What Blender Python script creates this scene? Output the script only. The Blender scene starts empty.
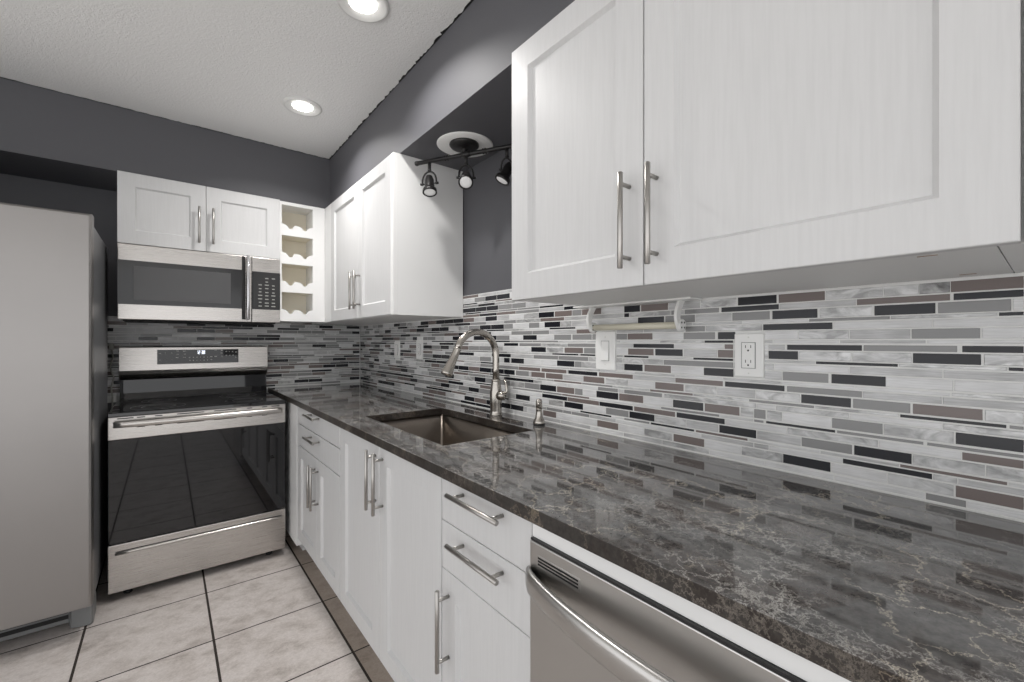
import bpy, bmesh, math, random
from mathutils import Vector, Matrix

random.seed(7)
S = bpy.context.scene
COL = S.collection
PI = math.pi

# ---------------------------------------------------------------- camera
F_PX = 434.0
TH = math.atan(346.0 / F_PX)
cam_d = bpy.data.cameras.new('camera')
cam = bpy.data.objects.new('camera', cam_d)
COL.objects.link(cam)
cam_d.sensor_fit = 'HORIZONTAL'
cam_d.sensor_width = 36.0
cam_d.lens = 36.0 * F_PX / 1024.0
cam_d.clip_start = 0.02
cam.location = (0, 0, 1.265)
cam.rotation_euler = (PI / 2, 0, -TH)
S.camera = cam

# ---------------------------------------------------------------- world, exposure
S.view_settings.view_transform = 'Standard'
S.view_settings.look = 'None'
S.view_settings.gamma = 1.0
S.view_settings.use_curve_mapping = False
S.view_settings.exposure = 0.15
w = bpy.data.worlds.new('world')
S.world = w
w.use_nodes = True
# added fill from the open rear and left, brightened below to lift the ceiling
wt = w.node_tree
wbg = wt.nodes['Background']
wtc = wt.nodes.new('ShaderNodeTexCoord')
wsp = wt.nodes.new('ShaderNodeSeparateXYZ')
wrp = wt.nodes.new('ShaderNodeValToRGB')
wmr = wt.nodes.new('ShaderNodeMapRange')
wmr.inputs['From Min'].default_value = -1.0
wt.links.new(wtc.outputs['Generated'], wsp.inputs[0])
wt.links.new(wsp.outputs[2], wmr.inputs[0])
wt.links.new(wmr.outputs[0], wrp.inputs[0])
wrp.color_ramp.elements[0].position = 0.30
wrp.color_ramp.elements[0].color = (1.0, 0.985, 0.97, 1)
wrp.color_ramp.elements[1].position = 0.52
wrp.color_ramp.elements[1].color = (0.60, 0.605, 0.615, 1)
wt.links.new(wrp.outputs[0], wbg.inputs[0])
wbg.inputs[1].default_value = 2.2

DOWNLIGHT_W = 6.6      # each recessed ceiling light
SPOT_W = 1.2           # each track head
UP = Vector((0, 0, 1))


# ---------------------------------------------------------------- materials
MATS = {}


def mat(name, rgb, rough=0.5, metal=0.0, coat=0.0, spec=0.5, emis=None, es=0.0):
    m = bpy.data.materials.new(name)
    m.use_nodes = True
    b = m.node_tree.nodes['Principled BSDF']
    b.inputs['Base Color'].default_value = (*rgb, 1)
    b.inputs['Roughness'].default_value = rough
    b.inputs['Metallic'].default_value = metal
    b.inputs['Coat Weight'].default_value = coat
    b.inputs['Specular IOR Level'].default_value = spec
    if emis:
        b.inputs['Emission Color'].default_value = (*emis, 1)
        b.inputs['Emission Strength'].default_value = es
    MATS[name] = m
    return m


def nodes(m):
    nt = m.node_tree
    return nt, nt.nodes, nt.links, nt.nodes['Principled BSDF']


def coords(nt, scale=(1, 1, 1), rot=(0, 0, 0), src='Object'):
    tc = nt.nodes.new('ShaderNodeTexCoord')
    mp = nt.nodes.new('ShaderNodeMapping')
    mp.inputs['Scale'].default_value = scale
    mp.inputs['Rotation'].default_value = rot
    nt.links.new(tc.outputs[src], mp.inputs[0])
    return mp.outputs[0]


def noise(nt, vec, scale, detail=4, rough=0.55, dist=0.0):
    n = nt.nodes.new('ShaderNodeTexNoise')
    n.inputs['Scale'].default_value = scale
    n.inputs['Detail'].default_value = detail
    n.inputs['Roughness'].default_value = rough
    n.inputs['Distortion'].default_value = dist
    nt.links.new(vec, n.inputs['Vector'])
    return n


def ramp(nt, fac, stops):
    r = nt.nodes.new('ShaderNodeValToRGB')
    el = r.color_ramp.elements
    while len(el) < len(stops):
        el.new(0.5)
    for e, (p, c) in zip(el, stops):
        e.position = p
        e.color = (*c, 1) if len(c) == 3 else c
    nt.links.new(fac, r.inputs[0])
    return r.outputs[0]


def bump(nt, height, strength, dist=0.002):
    b = nt.nodes.new('ShaderNodeBump')
    b.inputs['Strength'].default_value = strength
    b.inputs['Distance'].default_value = dist
    nt.links.new(height, b.inputs['Height'])
    nt.links.new(b.outputs[0], nt.nodes['Principled BSDF'].inputs['Normal'])


def mixc(nt, fac, a, b, mode='MIX'):
    m = nt.nodes.new('ShaderNodeMix')
    m.data_type = 'RGBA'
    m.blend_type = mode
    for sock, v in ((0, fac), (6, a), (7, b)):
        if isinstance(v, (int, float)):
            m.inputs[sock].default_value = v
        elif isinstance(v, tuple):
            m.inputs[sock].default_value = (*v, 1)
        else:
            nt.links.new(v, m.inputs[sock])
    return m.outputs[2]


def g(v, w=0.0):  # sRGB byte grey (optionally warm) to linear
    def l(x):
        x = x / 255.0
        return x / 12.92 if x <= 0.04045 else ((x + 0.055) / 1.055) ** 2.4
    return (l(v + w), l(v), l(v - w))


def rgb(r, gg, b):
    return (g(r)[1], g(gg)[1], g(b)[1])


# painted cabinet, faint vertical wood grain under the paint
m = mat('white_cabinet_paint', rgb(204, 204, 205), 0.42)
nt, N, L, B = nodes(m)
v = coords(nt, (60, 60, 3.0), src='Object')
n = noise(nt, v, 2.2, 5, 0.6)
bump(nt, n.outputs[0], 0.16, 0.0012)
L.new(ramp(nt, n.outputs[0], [(0.36, rgb(203, 203, 203)), (0.6, rgb(206.5, 206.5, 206.5))]), B.inputs['Base Color'])
mat('cabinet_side', rgb(230, 230, 229), 0.45)
mat('rack_wood', rgb(232, 225, 208), 0.6)
mat('white_plastic', rgb(234, 234, 232), 0.3)
mat('bare_wood', rgb(150, 118, 92), 0.6)
mat('cream_plastic', rgb(215, 210, 192), 0.4)
mat('dark_slot_and_reflection', (0.006, 0.006, 0.006), 0.6)
mat('black_plastic', (0.012, 0.012, 0.013), 0.35)
mat('black_metal', (0.014, 0.013, 0.013), 0.38, 0.3)
mat('black_glass', (0.006, 0.006, 0.007), 0.03, spec=0.62)
mat('microwave_glass', (0.028, 0.028, 0.029), 0.12)
mat('microwave_screen', (0.075, 0.075, 0.077), 0.3)
mat('grey_enamel', rgb(112, 113, 115), 0.36, 0.3)
mat('keypad_mark', rgb(215, 215, 210), 0.5)
mat('keypad_dim', rgb(150, 150, 146), 0.5)
mat('display_glow', (0.8, 0.85, 1.0), 0.5, emis=(0.85, 0.9, 1.0), es=2.2)
mat('grey_plastic', rgb(120, 121, 121), 0.45)
mat('lamp_glow', (1, 1, 1), 0.5, emis=(1, 0.97, 0.93), es=14.0)
mat('lens_glow', (0.5, 0.5, 0.5), 0.3, emis=(1, 0.98, 0.95), es=0.22)
mat('lamp_trim', rgb(212, 212, 210), 0.4)
mat('grout', rgb(222, 222, 220), 0.8)
mat('cord_grey', rgb(150, 148, 142), 0.5)
mat('chrome', rgb(210, 210, 212), 0.12, 1.0)

for nm, c, ro, sc in (('brushed_steel', rgb(186, 184, 181), 0.30, (2, 2, 260)),
                      ('fridge_steel', rgb(150, 147, 145), 0.36, (1.5, 1.5, 200)),
                      ('range_steel', rgb(196, 192, 188), 0.27, (2, 2, 260)),
                      ('sink_steel', rgb(126, 118, 110), 0.33, (180, 2, 2))):
    m = mat(nm, c, ro, 1.0)
    nt, N, L, B = nodes(m)
    v = coords(nt, sc)
    n = noise(nt, v, 3.0, 3, 0.6)
    rr = nt.nodes.new('ShaderNodeMapRange')
    rr.inputs['To Min'].default_value = ro - 0.06
    rr.inputs['To Max'].default_value = ro + 0.08
    L.new(n.outputs[0], rr.inputs[0])
    L.new(rr.outputs[0], B.inputs['Roughness'])
    bump(nt, n.outputs[0], 0.05, 0.0006)
    big = noise(nt, coords(nt, (1, 1, 1)), 1.7, 2, 0.5)
    L.new(mixc(nt, big.outputs[0], tuple(x * 0.9 for x in c), tuple(min(1, x * 1.08) for x in c)), B.inputs['Base Color'])
mat('satin_nickel', rgb(168, 165, 161), 0.28, 1.0)
mat('faucet_nickel', rgb(178, 173, 166), 0.22, 1.0)

# walls: charcoal paint with orange-peel
for nm, c in (('charcoal_paint', rgb(84, 84, 88)), ('pale_wall_paint', rgb(196, 196, 196))):
    m = mat(nm, c, 0.6)
    nt, N, L, B = nodes(m)
    n = noise(nt, coords(nt), 140, 3, 0.6)
    bump(nt, n.outputs[0], 0.18, 0.002)
# ceiling: sprayed texture
m = mat('ceiling_texture', rgb(234, 234, 233), 0.9)
nt, N, L, B = nodes(m)
v = coords(nt)
n = noise(nt, v, 85, 5, 0.65, 0.4)
n2 = noise(nt, v, 210, 3, 0.6)
bump(nt, mixc(nt, 0.35, n.outputs[0], n2.outputs[0]), 0.9, 0.007)

# floor tile (grid: 0.438 x 0.4405, grout lines measured)
m = mat('floor_tile', rgb(192, 184, 177), 0.33)
nt, N, L, B = nodes(m)
v = coords(nt)
sep = nt.nodes.new('ShaderNodeSeparateXYZ')
L.new(v, sep.inputs[0])


def grout_axis(out, origin, pitch, half):
    a = nt.nodes.new('ShaderNodeMath'); a.operation = 'SUBTRACT'; L.new(out, a.inputs[0]); a.inputs[1].default_value = origin - pitch / 2
    b = nt.nodes.new('ShaderNodeMath'); b.operation = 'FLOORED_MODULO'; L.new(a.outputs[0], b.inputs[0]); b.inputs[1].default_value = pitch
    c = nt.nodes.new('ShaderNodeMath'); c.operation = 'SUBTRACT'; L.new(b.outputs[0], c.inputs[0]); c.inputs[1].default_value = pitch / 2
    d = nt.nodes.new('ShaderNodeMath'); d.operation = 'ABSOLUTE'; L.new(c.outputs[0], d.inputs[0])
    e = nt.nodes.new('ShaderNodeMath'); e.operation = 'LESS_THAN'; L.new(d.outputs[0], e.inputs[0]); e.inputs[1].default_value = half
    f = nt.nodes.new('ShaderNodeMath'); f.operation = 'FLOOR'
    h = nt.nodes.new('ShaderNodeMath'); h.operation = 'DIVIDE'; L.new(a.outputs[0], h.inputs[0]); h.inputs[1].default_value = pitch
    # tile index: cell between two grout lines
    k = nt.nodes.new('ShaderNodeMath'); k.operation = 'ADD'; L.new(h.outputs[0], k.inputs[0]); k.inputs[1].default_value = -0.5
    L.new(k.outputs[0], f.inputs[0])
    return e.outputs[0], f.outputs[0]


gx, ix = grout_axis(sep.outputs[0], 0.158, 0.4365, 0.0046)
gy, iy = grout_axis(sep.outputs[1], 2.221, 0.4390, 0.0034)
mx = nt.nodes.new('ShaderNodeMath'); mx.operation = 'MAXIMUM'; L.new(gx, mx.inputs[0]); L.new(gy, mx.inputs[1])
comb = nt.nodes.new('ShaderNodeCombineXYZ'); L.new(ix, comb.inputs[0]); L.new(iy, comb.inputs[1])
wn = nt.nodes.new('ShaderNodeTexWhiteNoise'); L.new(comb.outputs[0], wn.inputs['Vector'])
add = nt.nodes.new('ShaderNodeVectorMath'); add.operation = 'MULTIPLY_ADD'
L.new(wn.outputs['Color'], add.inputs[0]); add.inputs[1].default_value = (9, 9, 9); L.new(v, add.inputs[2])
mp = nt.nodes.new('ShaderNodeMapping'); mp.inputs['Scale'].default_value = (1.0, 1.35, 1); mp.inputs['Rotation'].default_value = (0, 0, 0.5)
L.new(add.outputs[0], mp.inputs[0])
n1 = noise(nt, mp.outputs[0], 9, 10, 0.70, 0.25)
cc = ramp(nt, n1.outputs[0], [(0.32, rgb(156, 147, 141)), (0.46, rgb(188, 180, 175)), (0.58, rgb(203, 196, 192)), (0.72, rgb(184, 176, 172))])
n3 = noise(nt, mp.outputs[0], 120, 3, 0.7)
cc = mixc(nt, 0.16, cc, ramp(nt, n3.outputs[0], [(0.35, rgb(120, 112, 105)), (0.65, rgb(235, 230, 225))]))
# floor colour darker past the grout line along the cabinets
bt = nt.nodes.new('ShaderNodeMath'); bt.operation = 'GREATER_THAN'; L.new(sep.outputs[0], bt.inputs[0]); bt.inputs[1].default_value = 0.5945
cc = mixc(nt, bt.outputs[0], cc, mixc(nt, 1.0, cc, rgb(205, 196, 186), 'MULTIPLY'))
cc = mixc(nt, mx.outputs[0], cc, rgb(44, 36, 31))
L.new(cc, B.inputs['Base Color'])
rg = nt.nodes.new('ShaderNodeMapRange'); rg.inputs['To Min'].default_value = 0.36; rg.inputs['To Max'].default_value = 0.85
L.new(mx.outputs[0], rg.inputs[0]); L.new(rg.outputs[0], B.inputs['Roughness'])
inv = nt.nodes.new('ShaderNodeMath'); inv.operation = 'SUBTRACT'; inv.inputs[0].default_value = 1.0; L.new(mx.outputs[0], inv.inputs[1])
bump(nt, inv.outputs[0], 0.5, 0.002)

# countertop quartz: grey-brown clouds with broken pale veins
m = mat('veined_quartz', rgb(66, 63, 61), 0.06, spec=0.75, coat=0.35)
nt, N, L, B = nodes(m)
B.inputs['Coat Roughness'].default_value = 0.04
v = coords(nt)
base = noise(nt, v, 5.5, 7, 0.6, 0.8)
col = ramp(nt, base.outputs[0], [(0.30, rgb(46, 40, 38)), (0.43, rgb(72, 65, 62)), (0.54, rgb(92, 92, 92)), (0.74, rgb(62, 58, 56))])
spk = noise(nt, v, 90, 4, 0.7)
col = mixc(nt, 0.28, col, ramp(nt, spk.outputs[0], [(0.35, rgb(38, 35, 34)), (0.62, rgb(128, 124, 120))]))


def veins(scale, dist_amt, width, seed, mask_scale, mlo, mhi):
    off = nt.nodes.new('ShaderNodeVectorMath'); off.operation = 'ADD'; L.new(v, off.inputs[0]); off.inputs[1].default_value = seed
    d = noise(nt, off.outputs[0], scale * 1.3, 7, 0.72)
    sc = nt.nodes.new('ShaderNodeVectorMath'); sc.operation = 'MULTIPLY_ADD'
    L.new(d.outputs['Color'], sc.inputs[0]); sc.inputs[1].default_value = (dist_amt,) * 3; L.new(off.outputs[0], sc.inputs[2])
    vo = nt.nodes.new('ShaderNodeTexVoronoi'); vo.feature = 'DISTANCE_TO_EDGE'; vo.inputs['Scale'].default_value = scale
    L.new(sc.outputs[0], vo.inputs['Vector'])
    ln = ramp(nt, vo.outputs['Distance'], [(0.0, (1, 1, 1)), (width, (0.25, 0.25, 0.25)), (width * 2.4, (0, 0, 0))])
    mk = noise(nt, off.outputs[0], mask_scale, 3, 0.6)
    mr = ramp(nt, mk.outputs[0], [(mlo, (0, 0, 0)), (mhi, (1, 1, 1))])
    mu = nt.nodes.new('ShaderNodeMix'); mu.data_type = 'RGBA'; mu.blend_type = 'MULTIPLY'; mu.inputs[0].default_value = 1
    L.new(ln, mu.inputs[6]); L.new(mr, mu.inputs[7])
    return mu.outputs[2]


va = veins(11.0, 0.14, 0.011, (3.1, 1.7, 0.4), 3.8, 0.48, 0.60)
vb = veins(23.0, 0.085, 0.020, (7.3, 5.1, 1.9), 4.5, 0.50, 0.62)
vc = veins(46.0, 0.05, 0.032, (1.3, 9.1, 3.9), 5.5, 0.53, 0.66)
col = mixc(nt, va, col, rgb(215, 206, 188))
col = mixc(nt, vb, col, rgb(205, 202, 196))
col = mixc(nt, vc, col, rgb(178, 175, 170))
L.new(col, B.inputs['Base Color'])

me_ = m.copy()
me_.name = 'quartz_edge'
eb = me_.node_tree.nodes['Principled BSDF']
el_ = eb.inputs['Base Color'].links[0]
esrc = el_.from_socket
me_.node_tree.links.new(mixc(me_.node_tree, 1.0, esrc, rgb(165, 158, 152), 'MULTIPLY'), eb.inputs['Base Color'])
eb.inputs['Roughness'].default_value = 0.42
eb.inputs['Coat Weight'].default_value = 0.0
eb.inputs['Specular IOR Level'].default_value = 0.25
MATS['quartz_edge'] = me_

# mosaic tiles
mat('tile_charcoal', rgb(34, 35, 40), 0.16, spec=0.35)
mat('tile_taupe', rgb(118, 108, 105), 0.2, spec=0.4)
mat('tile_grey', rgb(140, 140, 140), 0.2, spec=0.4)
for nm, c, d in (('tile_pale', 188, 20), ('tile_white', 214, 13)):
    m = mat(nm, rgb(c, c, c + 1), 0.26)
    nt, N, L, B = nodes(m)
    n = noise(nt, coords(nt, (9, 9, 160)), 2.5, 3, 0.6)
    n2 = noise(nt, coords(nt, (1, 1, 1)), 9.0, 2, 0.5)
    cc_ = mixc(nt, 0.5, n.outputs[0], n2.outputs[0])
    L.new(ramp(nt, cc_, [(0.38, rgb(c - d, c - d, c - d)), (0.62, rgb(c + d, c + d, c + d + 1))]), B.inputs['Base Color'])
for nm, lo, hi in (('tile_metal', 152, 212), ('tile_dark_metal', 100, 180)):
    m = mat(nm, rgb(190, 190, 188), 0.42, 0.4)
    nt, N, L, B = nodes(m)
    v = coords(nt, (16, 16, 40), (0.5, 0.35, 0))
    wv = noise(nt, v, 1.0, 4, 0.6, 1.2)
    L.new(ramp(nt, wv.outputs[0], [(0.36, rgb(lo, lo, lo)), (0.64, rgb(hi, hi, hi))]), B.inputs['Base Color'])
TILE = {'K': 'tile_charcoal', 'B': 'tile_taupe', 'G': 'tile_grey', 'g': 'tile_pale', 'W': 'tile_white', 'M': 'tile_metal', 'D': 'tile_dark_metal'}


# ---------------------------------------------------------------- mesh builder
class MB:
    def __init__(s):
        s.bm = bmesh.new()

    def box(s, x0, x1, y0, y1, z0, z1, mi=0, bev=0.0):
        g_ = bmesh.ops.create_cube(s.bm, size=1.0)
        vs = g_['verts']
        bmesh.ops.scale(s.bm, vec=(abs(x1 - x0), abs(y1 - y0), abs(z1 - z0)), verts=vs)
        bmesh.ops.translate(s.bm, vec=((x0 + x1) / 2, (y0 + y1) / 2, (z0 + z1) / 2), verts=vs)
        fs = {f for v_ in vs for f in v_.link_faces}
        for f in fs:
            f.material_index = mi
        if bev > 0:
            es = list({e for v_ in vs for e in v_.link_edges})
            r = bmesh.ops.bevel(s.bm, geom=es, offset=bev, segments=2, affect='EDGES', profile=0.6)
            for f in r['faces']:
                f.material_index = mi
        return s

    def ring_loft(s, rings, cap0=True, cap1=True, mi=0, smooth=True):
        vr = [[s.bm.verts.new(p) for p in r] for r in rings]
        n_ = len(rings[0])
        for a, b in zip(vr[:-1], vr[1:]):
            for i in range(n_):
                f = s.bm.faces.new((a[i], a[(i + 1) % n_], b[(i + 1) % n_], b[i]))
                f.smooth = smooth
                f.material_index = mi
        if cap0:
            f = s.bm.faces.new(list(reversed(vr[0]))); f.material_index = mi
        if cap1:
            f = s.bm.faces.new(vr[-1]); f.material_index = mi
        return s

    def tube(s, pts, r, n_=12, mi=0, caps=True):
        pts = [Vector(p) for p in pts]
        rs = r if isinstance(r, (list, tuple)) else [r] * len(pts)
        rings = []
        prev = None
        for i, p in enumerate(pts):
            if i == 0:
                t = pts[1] - p
            elif i == len(pts) - 1:
                t = p - pts[i - 1]
            else:
                t = (pts[i + 1] - p).normalized() + (p - pts[i - 1]).normalized()
            t.normalize()
            if prev is None:
                u_ = t.orthogonal().normalized()
            else:
                u_ = (prev - t * prev.dot(t)).normalized()
            prev = u_
            w_ = t.cross(u_)
            rings.append([p + (u_ * math.cos(2 * PI * k / n_) + w_ * math.sin(2 * PI * k / n_)) * rs[i] for k in range(n_)])
        return s.ring_loft(rings, caps, caps, mi)

    def lathe(s, prof, c, axis=(0, 0, 1), n_=28, mi=0, smooth=True):
        """prof: (radius, height) along axis from point c."""
        ax = Vector(axis).normalized()
        u_ = ax.orthogonal().normalized()
        w_ = ax.cross(u_)
        c = Vector(c)
        rings = [[c + ax * h + (u_ * math.cos(2 * PI * k / n_) + w_ * math.sin(2 * PI * k / n_)) * max(r, 1e-5) for k in range(n_)] for r, h in prof]
        return s.ring_loft(rings, True, True, mi, smooth)

    def prism(s, poly, f0, f1, mi=0):
        """poly points mapped by f0/f1 callables (a,b)->3D."""
        a = [s.bm.verts.new(f0(*p)) for p in poly]
        b = [s.bm.verts.new(f1(*p)) for p in poly]
        k = len(poly)
        fs = [s.bm.faces.new(a), s.bm.faces.new(list(reversed(b)))]
        for i in range(k):
            fs.append(s.bm.faces.new((a[i], b[i], b[(i + 1) % k], a[(i + 1) % k])))
        for f in fs:
            f.material_index = mi
        return s

    def build(s, name, mats, parent=None, bevel=0.0):
        bmesh.ops.recalc_face_normals(s.bm, faces=s.bm.faces)
        if parent is not None:
            root = parent
            while root.parent is not None:
                root = root.parent
            if root.type == 'EMPTY':
                bmesh.ops.translate(s.bm, vec=-Vector(root.location), verts=s.bm.verts)
        me = bpy.data.meshes.new(name)
        s.bm.to_mesh(me)
        s.bm.free()
        o = bpy.data.objects.new(name, me)
        for m_ in (mats if isinstance(mats, (list, tuple)) else [mats]):
            me.materials.append(MATS[m_])
        COL.objects.link(o)
        if parent is not None:
            o.parent = parent
        if bevel > 0:
            md = o.modifiers.new('edge_softening', 'BEVEL')
            md.width = bevel
            md.segments = 2
            md.limit_method = 'ANGLE'
            md.angle_limit = math.radians(40)
        return o


def thing(name, label, cat, loc, group=None):
    o = bpy.data.objects.new(name, None)
    o.empty_display_size = 0.05
    COL.objects.link(o)
    o.location = loc
    o['label'] = label
    o['category'] = cat
    if group:
        o['group'] = group
    return o


def struct(name, mb, mats, parent=None, bevel=0.0):
    o = mb.build(name, mats, parent, bevel)
    if parent is None:
        o['kind'] = 'structure'
    return o


def shaker(axis, face, a0, a1, z0, z1, stile=0.065, t=0.02, flat=False):
    """Shaker door. axis 'x': faces -X at X=face, spans Y a0..a1; axis 'y': faces -Y at Y=face, spans X."""
    mb = MB()
    P = (lambda a, b, d: (face + d, a, b)) if axis == 'x' else (lambda a, b, d: (a, face + d, b))

    def rect(i, d, i2=None):
        return [P(a0 + i, z0 + i, d), P(a1 - i, z0 + i, d), P(a1 - i, z1 - i, d), P(a0 + i, z1 - i, d)]
    if flat:
        rings = [rect(0, t), rect(0, 0.0015), rect(0.0015, 0)]
    else:
        rings = [rect(0, t), rect(0, 0.0015), rect(0.0015, 0), rect(stile, 0), rect(stile + 0.008, 0.0105)]
    mb.ring_loft(rings, smooth=False)
    return mb


def bar_handle(p0, p1, out, inset=0.026, r=0.006, stand=0.035, name='handle', parent=None, m_='satin_nickel'):
    """bar from p0 to p1 (bar axis), posts going back along -out direction by stand."""
    p0, p1, out = Vector(p0), Vector(p1), Vector(out).normalized()
    d = (p1 - p0).normalized()
    mb = MB()
    e = 0.0012
    mb.tube([p0, p0 + d * e, p1 - d * e, p1], [r - e, r, r, r - e], 14)
    for q in (p0 + d * inset, p1 - d * inset):
        mb.tube([q, q - out * stand], 0.0048, 10)
    return mb.build(name, m_, parent)

# ================================================================ THE SETTING
W = 1.220          # face of the mosaic on the right wall
YB = 3.490         # face of the mosaic on the back wall
CZ = 2.495         # ceiling
CT = 0.935         # countertop
UB, UT = 1.390, 2.156   # wall cabinets bottom / top

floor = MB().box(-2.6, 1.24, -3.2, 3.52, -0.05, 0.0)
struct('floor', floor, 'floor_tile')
ceil = struct('ceiling', MB().box(-2.6, 1.24, -3.2, 3.52, CZ, CZ + 0.05), 'ceiling_texture')
wr = struct('wall_right', MB().box(1.226, 1.32, -3.2, 3.60, 0, CZ), 'charcoal_paint')
wb = struct('wall_back', MB().box(-2.6, 1.226, 3.496, 3.60, 0, CZ), 'charcoal_paint')
struct('wall_left', MB().box(-1.32, -1.20, 2.55, 3.496, 0, UT), 'charcoal_paint')
# boxed soffits over the wall cabinets
sf = MB()
sf.box(0.868, 1.226, -3.2, 3.496, UT, CZ)
sf.box(-2.6, 0.868, 3.070, 3.496, UT, CZ)
struct('trim_1', sf, 'charcoal_paint')


# ragged line of charcoal paint where the wall colour laps onto the textured ceiling
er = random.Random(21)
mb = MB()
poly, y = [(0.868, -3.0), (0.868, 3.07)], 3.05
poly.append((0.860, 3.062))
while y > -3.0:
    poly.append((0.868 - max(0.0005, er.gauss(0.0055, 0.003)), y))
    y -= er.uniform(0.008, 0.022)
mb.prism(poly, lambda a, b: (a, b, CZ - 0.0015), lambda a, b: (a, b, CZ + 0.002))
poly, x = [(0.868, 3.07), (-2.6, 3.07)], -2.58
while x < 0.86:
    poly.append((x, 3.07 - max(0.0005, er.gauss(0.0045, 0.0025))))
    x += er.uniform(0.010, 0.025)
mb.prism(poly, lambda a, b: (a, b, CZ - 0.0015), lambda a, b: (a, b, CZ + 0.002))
mb.build('paint_edge', 'dark_slot_and_reflection', ceil)

# ---- mosaic backsplash
TILE_ROWS = [
    ('m', 1.4985, 1.4855, ''),
    ('T', 1.4825, 1.4605, ''),
    ('t', 1.4575, 1.4510, ''),
    ('m', 1.4480, 1.4365, ''),
    ('T', 1.4335, 1.4120, '1.435,1.530,G'),
    ('t', 1.4095, 1.4025, '1.208,1.346,K'),
    ('m', 1.3995, 1.3870, '1.067,1.204,K'),
    ('T', 1.3835, 1.3620, '0.037,0.131,B 0.132,0.177,D 0.178,0.234,M 0.342,0.441,B 0.446,0.542,K 0.546,0.647,M 0.753,0.851,B 0.855,0.918,K 1.162,1.256,B 1.260,1.352,K'),
    ('m', 1.3590, 1.3460, '0.037,0.127,K 0.132,0.281,B 0.441,0.587,K 0.594,0.698,G 0.719,0.742,G 0.898,0.918,K 1.203,1.341,B 1.504,1.590,G'),
    ('T', 1.3425, 1.3210, '0.037,0.050,W 0.052,0.149,G 0.153,0.250,K 0.254,0.352,M 0.357,0.456,K 0.462,0.557,G 0.665,0.762,G 0.767,0.863,K 1.225,1.316,K 1.348,1.414,G 1.525,1.590,G'),
    ('t', 1.3185, 1.3120, '0.037,0.067,K 0.224,0.374,G 1.144,1.286,K'),
    ('m', 1.3085, 1.2930, '0.327,0.478,K 0.635,0.695,G 1.394,1.535,G'),
    ('T', 1.2900, 1.2700, '0.091,0.189,G 0.296,0.396,M 0.549,0.597,K 0.605,0.701,G 0.808,0.904,B 1.062,1.159,G 1.165,1.259,G 1.364,1.453,K'),
    ('t', 1.2665, 1.2600, '0.555,0.636,K'),
    ('m', 1.2555, 1.2430, '0.037,0.115,K 0.122,0.269,G 0.272,0.422,K 0.427,0.465,g 0.555,0.578,B 0.733,0.881,K 1.046,1.185,G 1.339,1.478,G 1.488,1.590,K'),
    ('T', 1.2395, 1.2190, '0.037,0.086,M 0.090,0.187,K 0.189,0.289,M 0.398,0.465,K 0.555,0.597,B 0.600,0.700,g 0.704,0.798,K 0.804,0.902,B 1.046,1.100,G 1.105,1.201,B 1.208,1.303,M 1.308,1.399,K'),
    ('t', 1.2160, 1.2100, '0.037,0.055,K 0.211,0.360,K 0.555,0.670,K 0.823,0.918,K 1.046,1.118,K 1.129,1.270,K'),
    ('m', 1.2060, 1.1910, '0.555,0.768,G'),
    ('T', 1.1875, 1.1660, '0.037,0.126,W 0.128,0.231,W 0.231,0.329,K 0.335,0.432,G 0.554,0.638,K 0.743,0.838,B 0.845,0.918,K 1.149,1.243,K 1.448,1.537,K 1.548,1.590,K'),
    ('t', 1.1620, 1.1555, ''),
    ('m', 1.1520, 1.1380, '0.272,0.422,G 0.428,0.577,K 0.583,0.728,B 0.883,1.029,B 1.036,1.181,K 1.191,1.334,B 1.343,1.483,B'),
    ('T', 1.1340, 1.1130, '0.037,0.085,M 0.088,0.187,B 0.191,0.288,G 0.292,0.391,K 0.394,0.495,M 0.601,0.696,M 0.701,0.798,B 0.903,0.998,M 1.004,1.103,B 1.211,1.308,B 1.314,1.399,B 1.415,1.504,G 1.512,1.590,K'),
    ('t', 1.1090, 1.1030, '0.037,0.054,G 0.058,0.207,K 0.364,0.513,G 0.672,0.817,B'),
    ('m', 1.0995, 1.0875, '0.495,0.652,M 0.652,0.766,M 0.774,0.918,G 0.945,1.033,G 1.385,1.590,K'),
    ('T', 1.0845, 1.0615, '0.037,0.124,K 0.127,0.234,M 0.236,0.328,G 0.434,0.468,M 0.472,0.500,G 0.502,0.534,M 0.538,0.635,B 0.640,0.736,K 0.843,0.939,B 0.943,1.040,K 1.107,1.146,G 1.149,1.243,B 1.248,1.343,K'),
    ('t', 1.0570, 1.0510, '0.037,0.165,G 0.171,0.318,G 0.322,0.471,K 0.477,0.500,G 0.593,0.777,G 1.330,1.525,G'),
    ('m', 1.0470, 1.0320, '0.037,0.115,B 0.244,0.421,M 0.578,0.724,K 0.729,0.878,B 0.883,1.026,K 1.187,1.330,K'),
    ('T', 1.0285, 1.0070, '0.037,0.083,M 0.189,0.286,K 0.290,0.390,G 0.495,0.593,K 0.596,0.692,g 0.801,0.897,K 0.900,0.996,G 1.105,1.201,K 1.209,1.290,M 1.409,1.504,K'),
    ('t', 1.0030, 0.9970, '0.057,0.207,B 0.517,0.662,B 0.668,0.814,K 0.820,0.918,G 0.973,1.118,K'),
    ('m', 0.9940, 0.9830, '0.158,0.307,K 0.465,0.500,g 1.074,1.163,G 1.211,1.303,G'),
    ('T', 0.9795, 0.9570, '0.037,0.124,B 0.127,0.227,M 0.331,0.431,K 0.432,0.532,M 0.637,0.734,B 0.739,0.838,M 0.943,1.036,B 1.248,1.325,B 1.451,1.540,K'),
    ('m', 0.9530, 0.9400, '0.110,0.167,G'),
]



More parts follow.
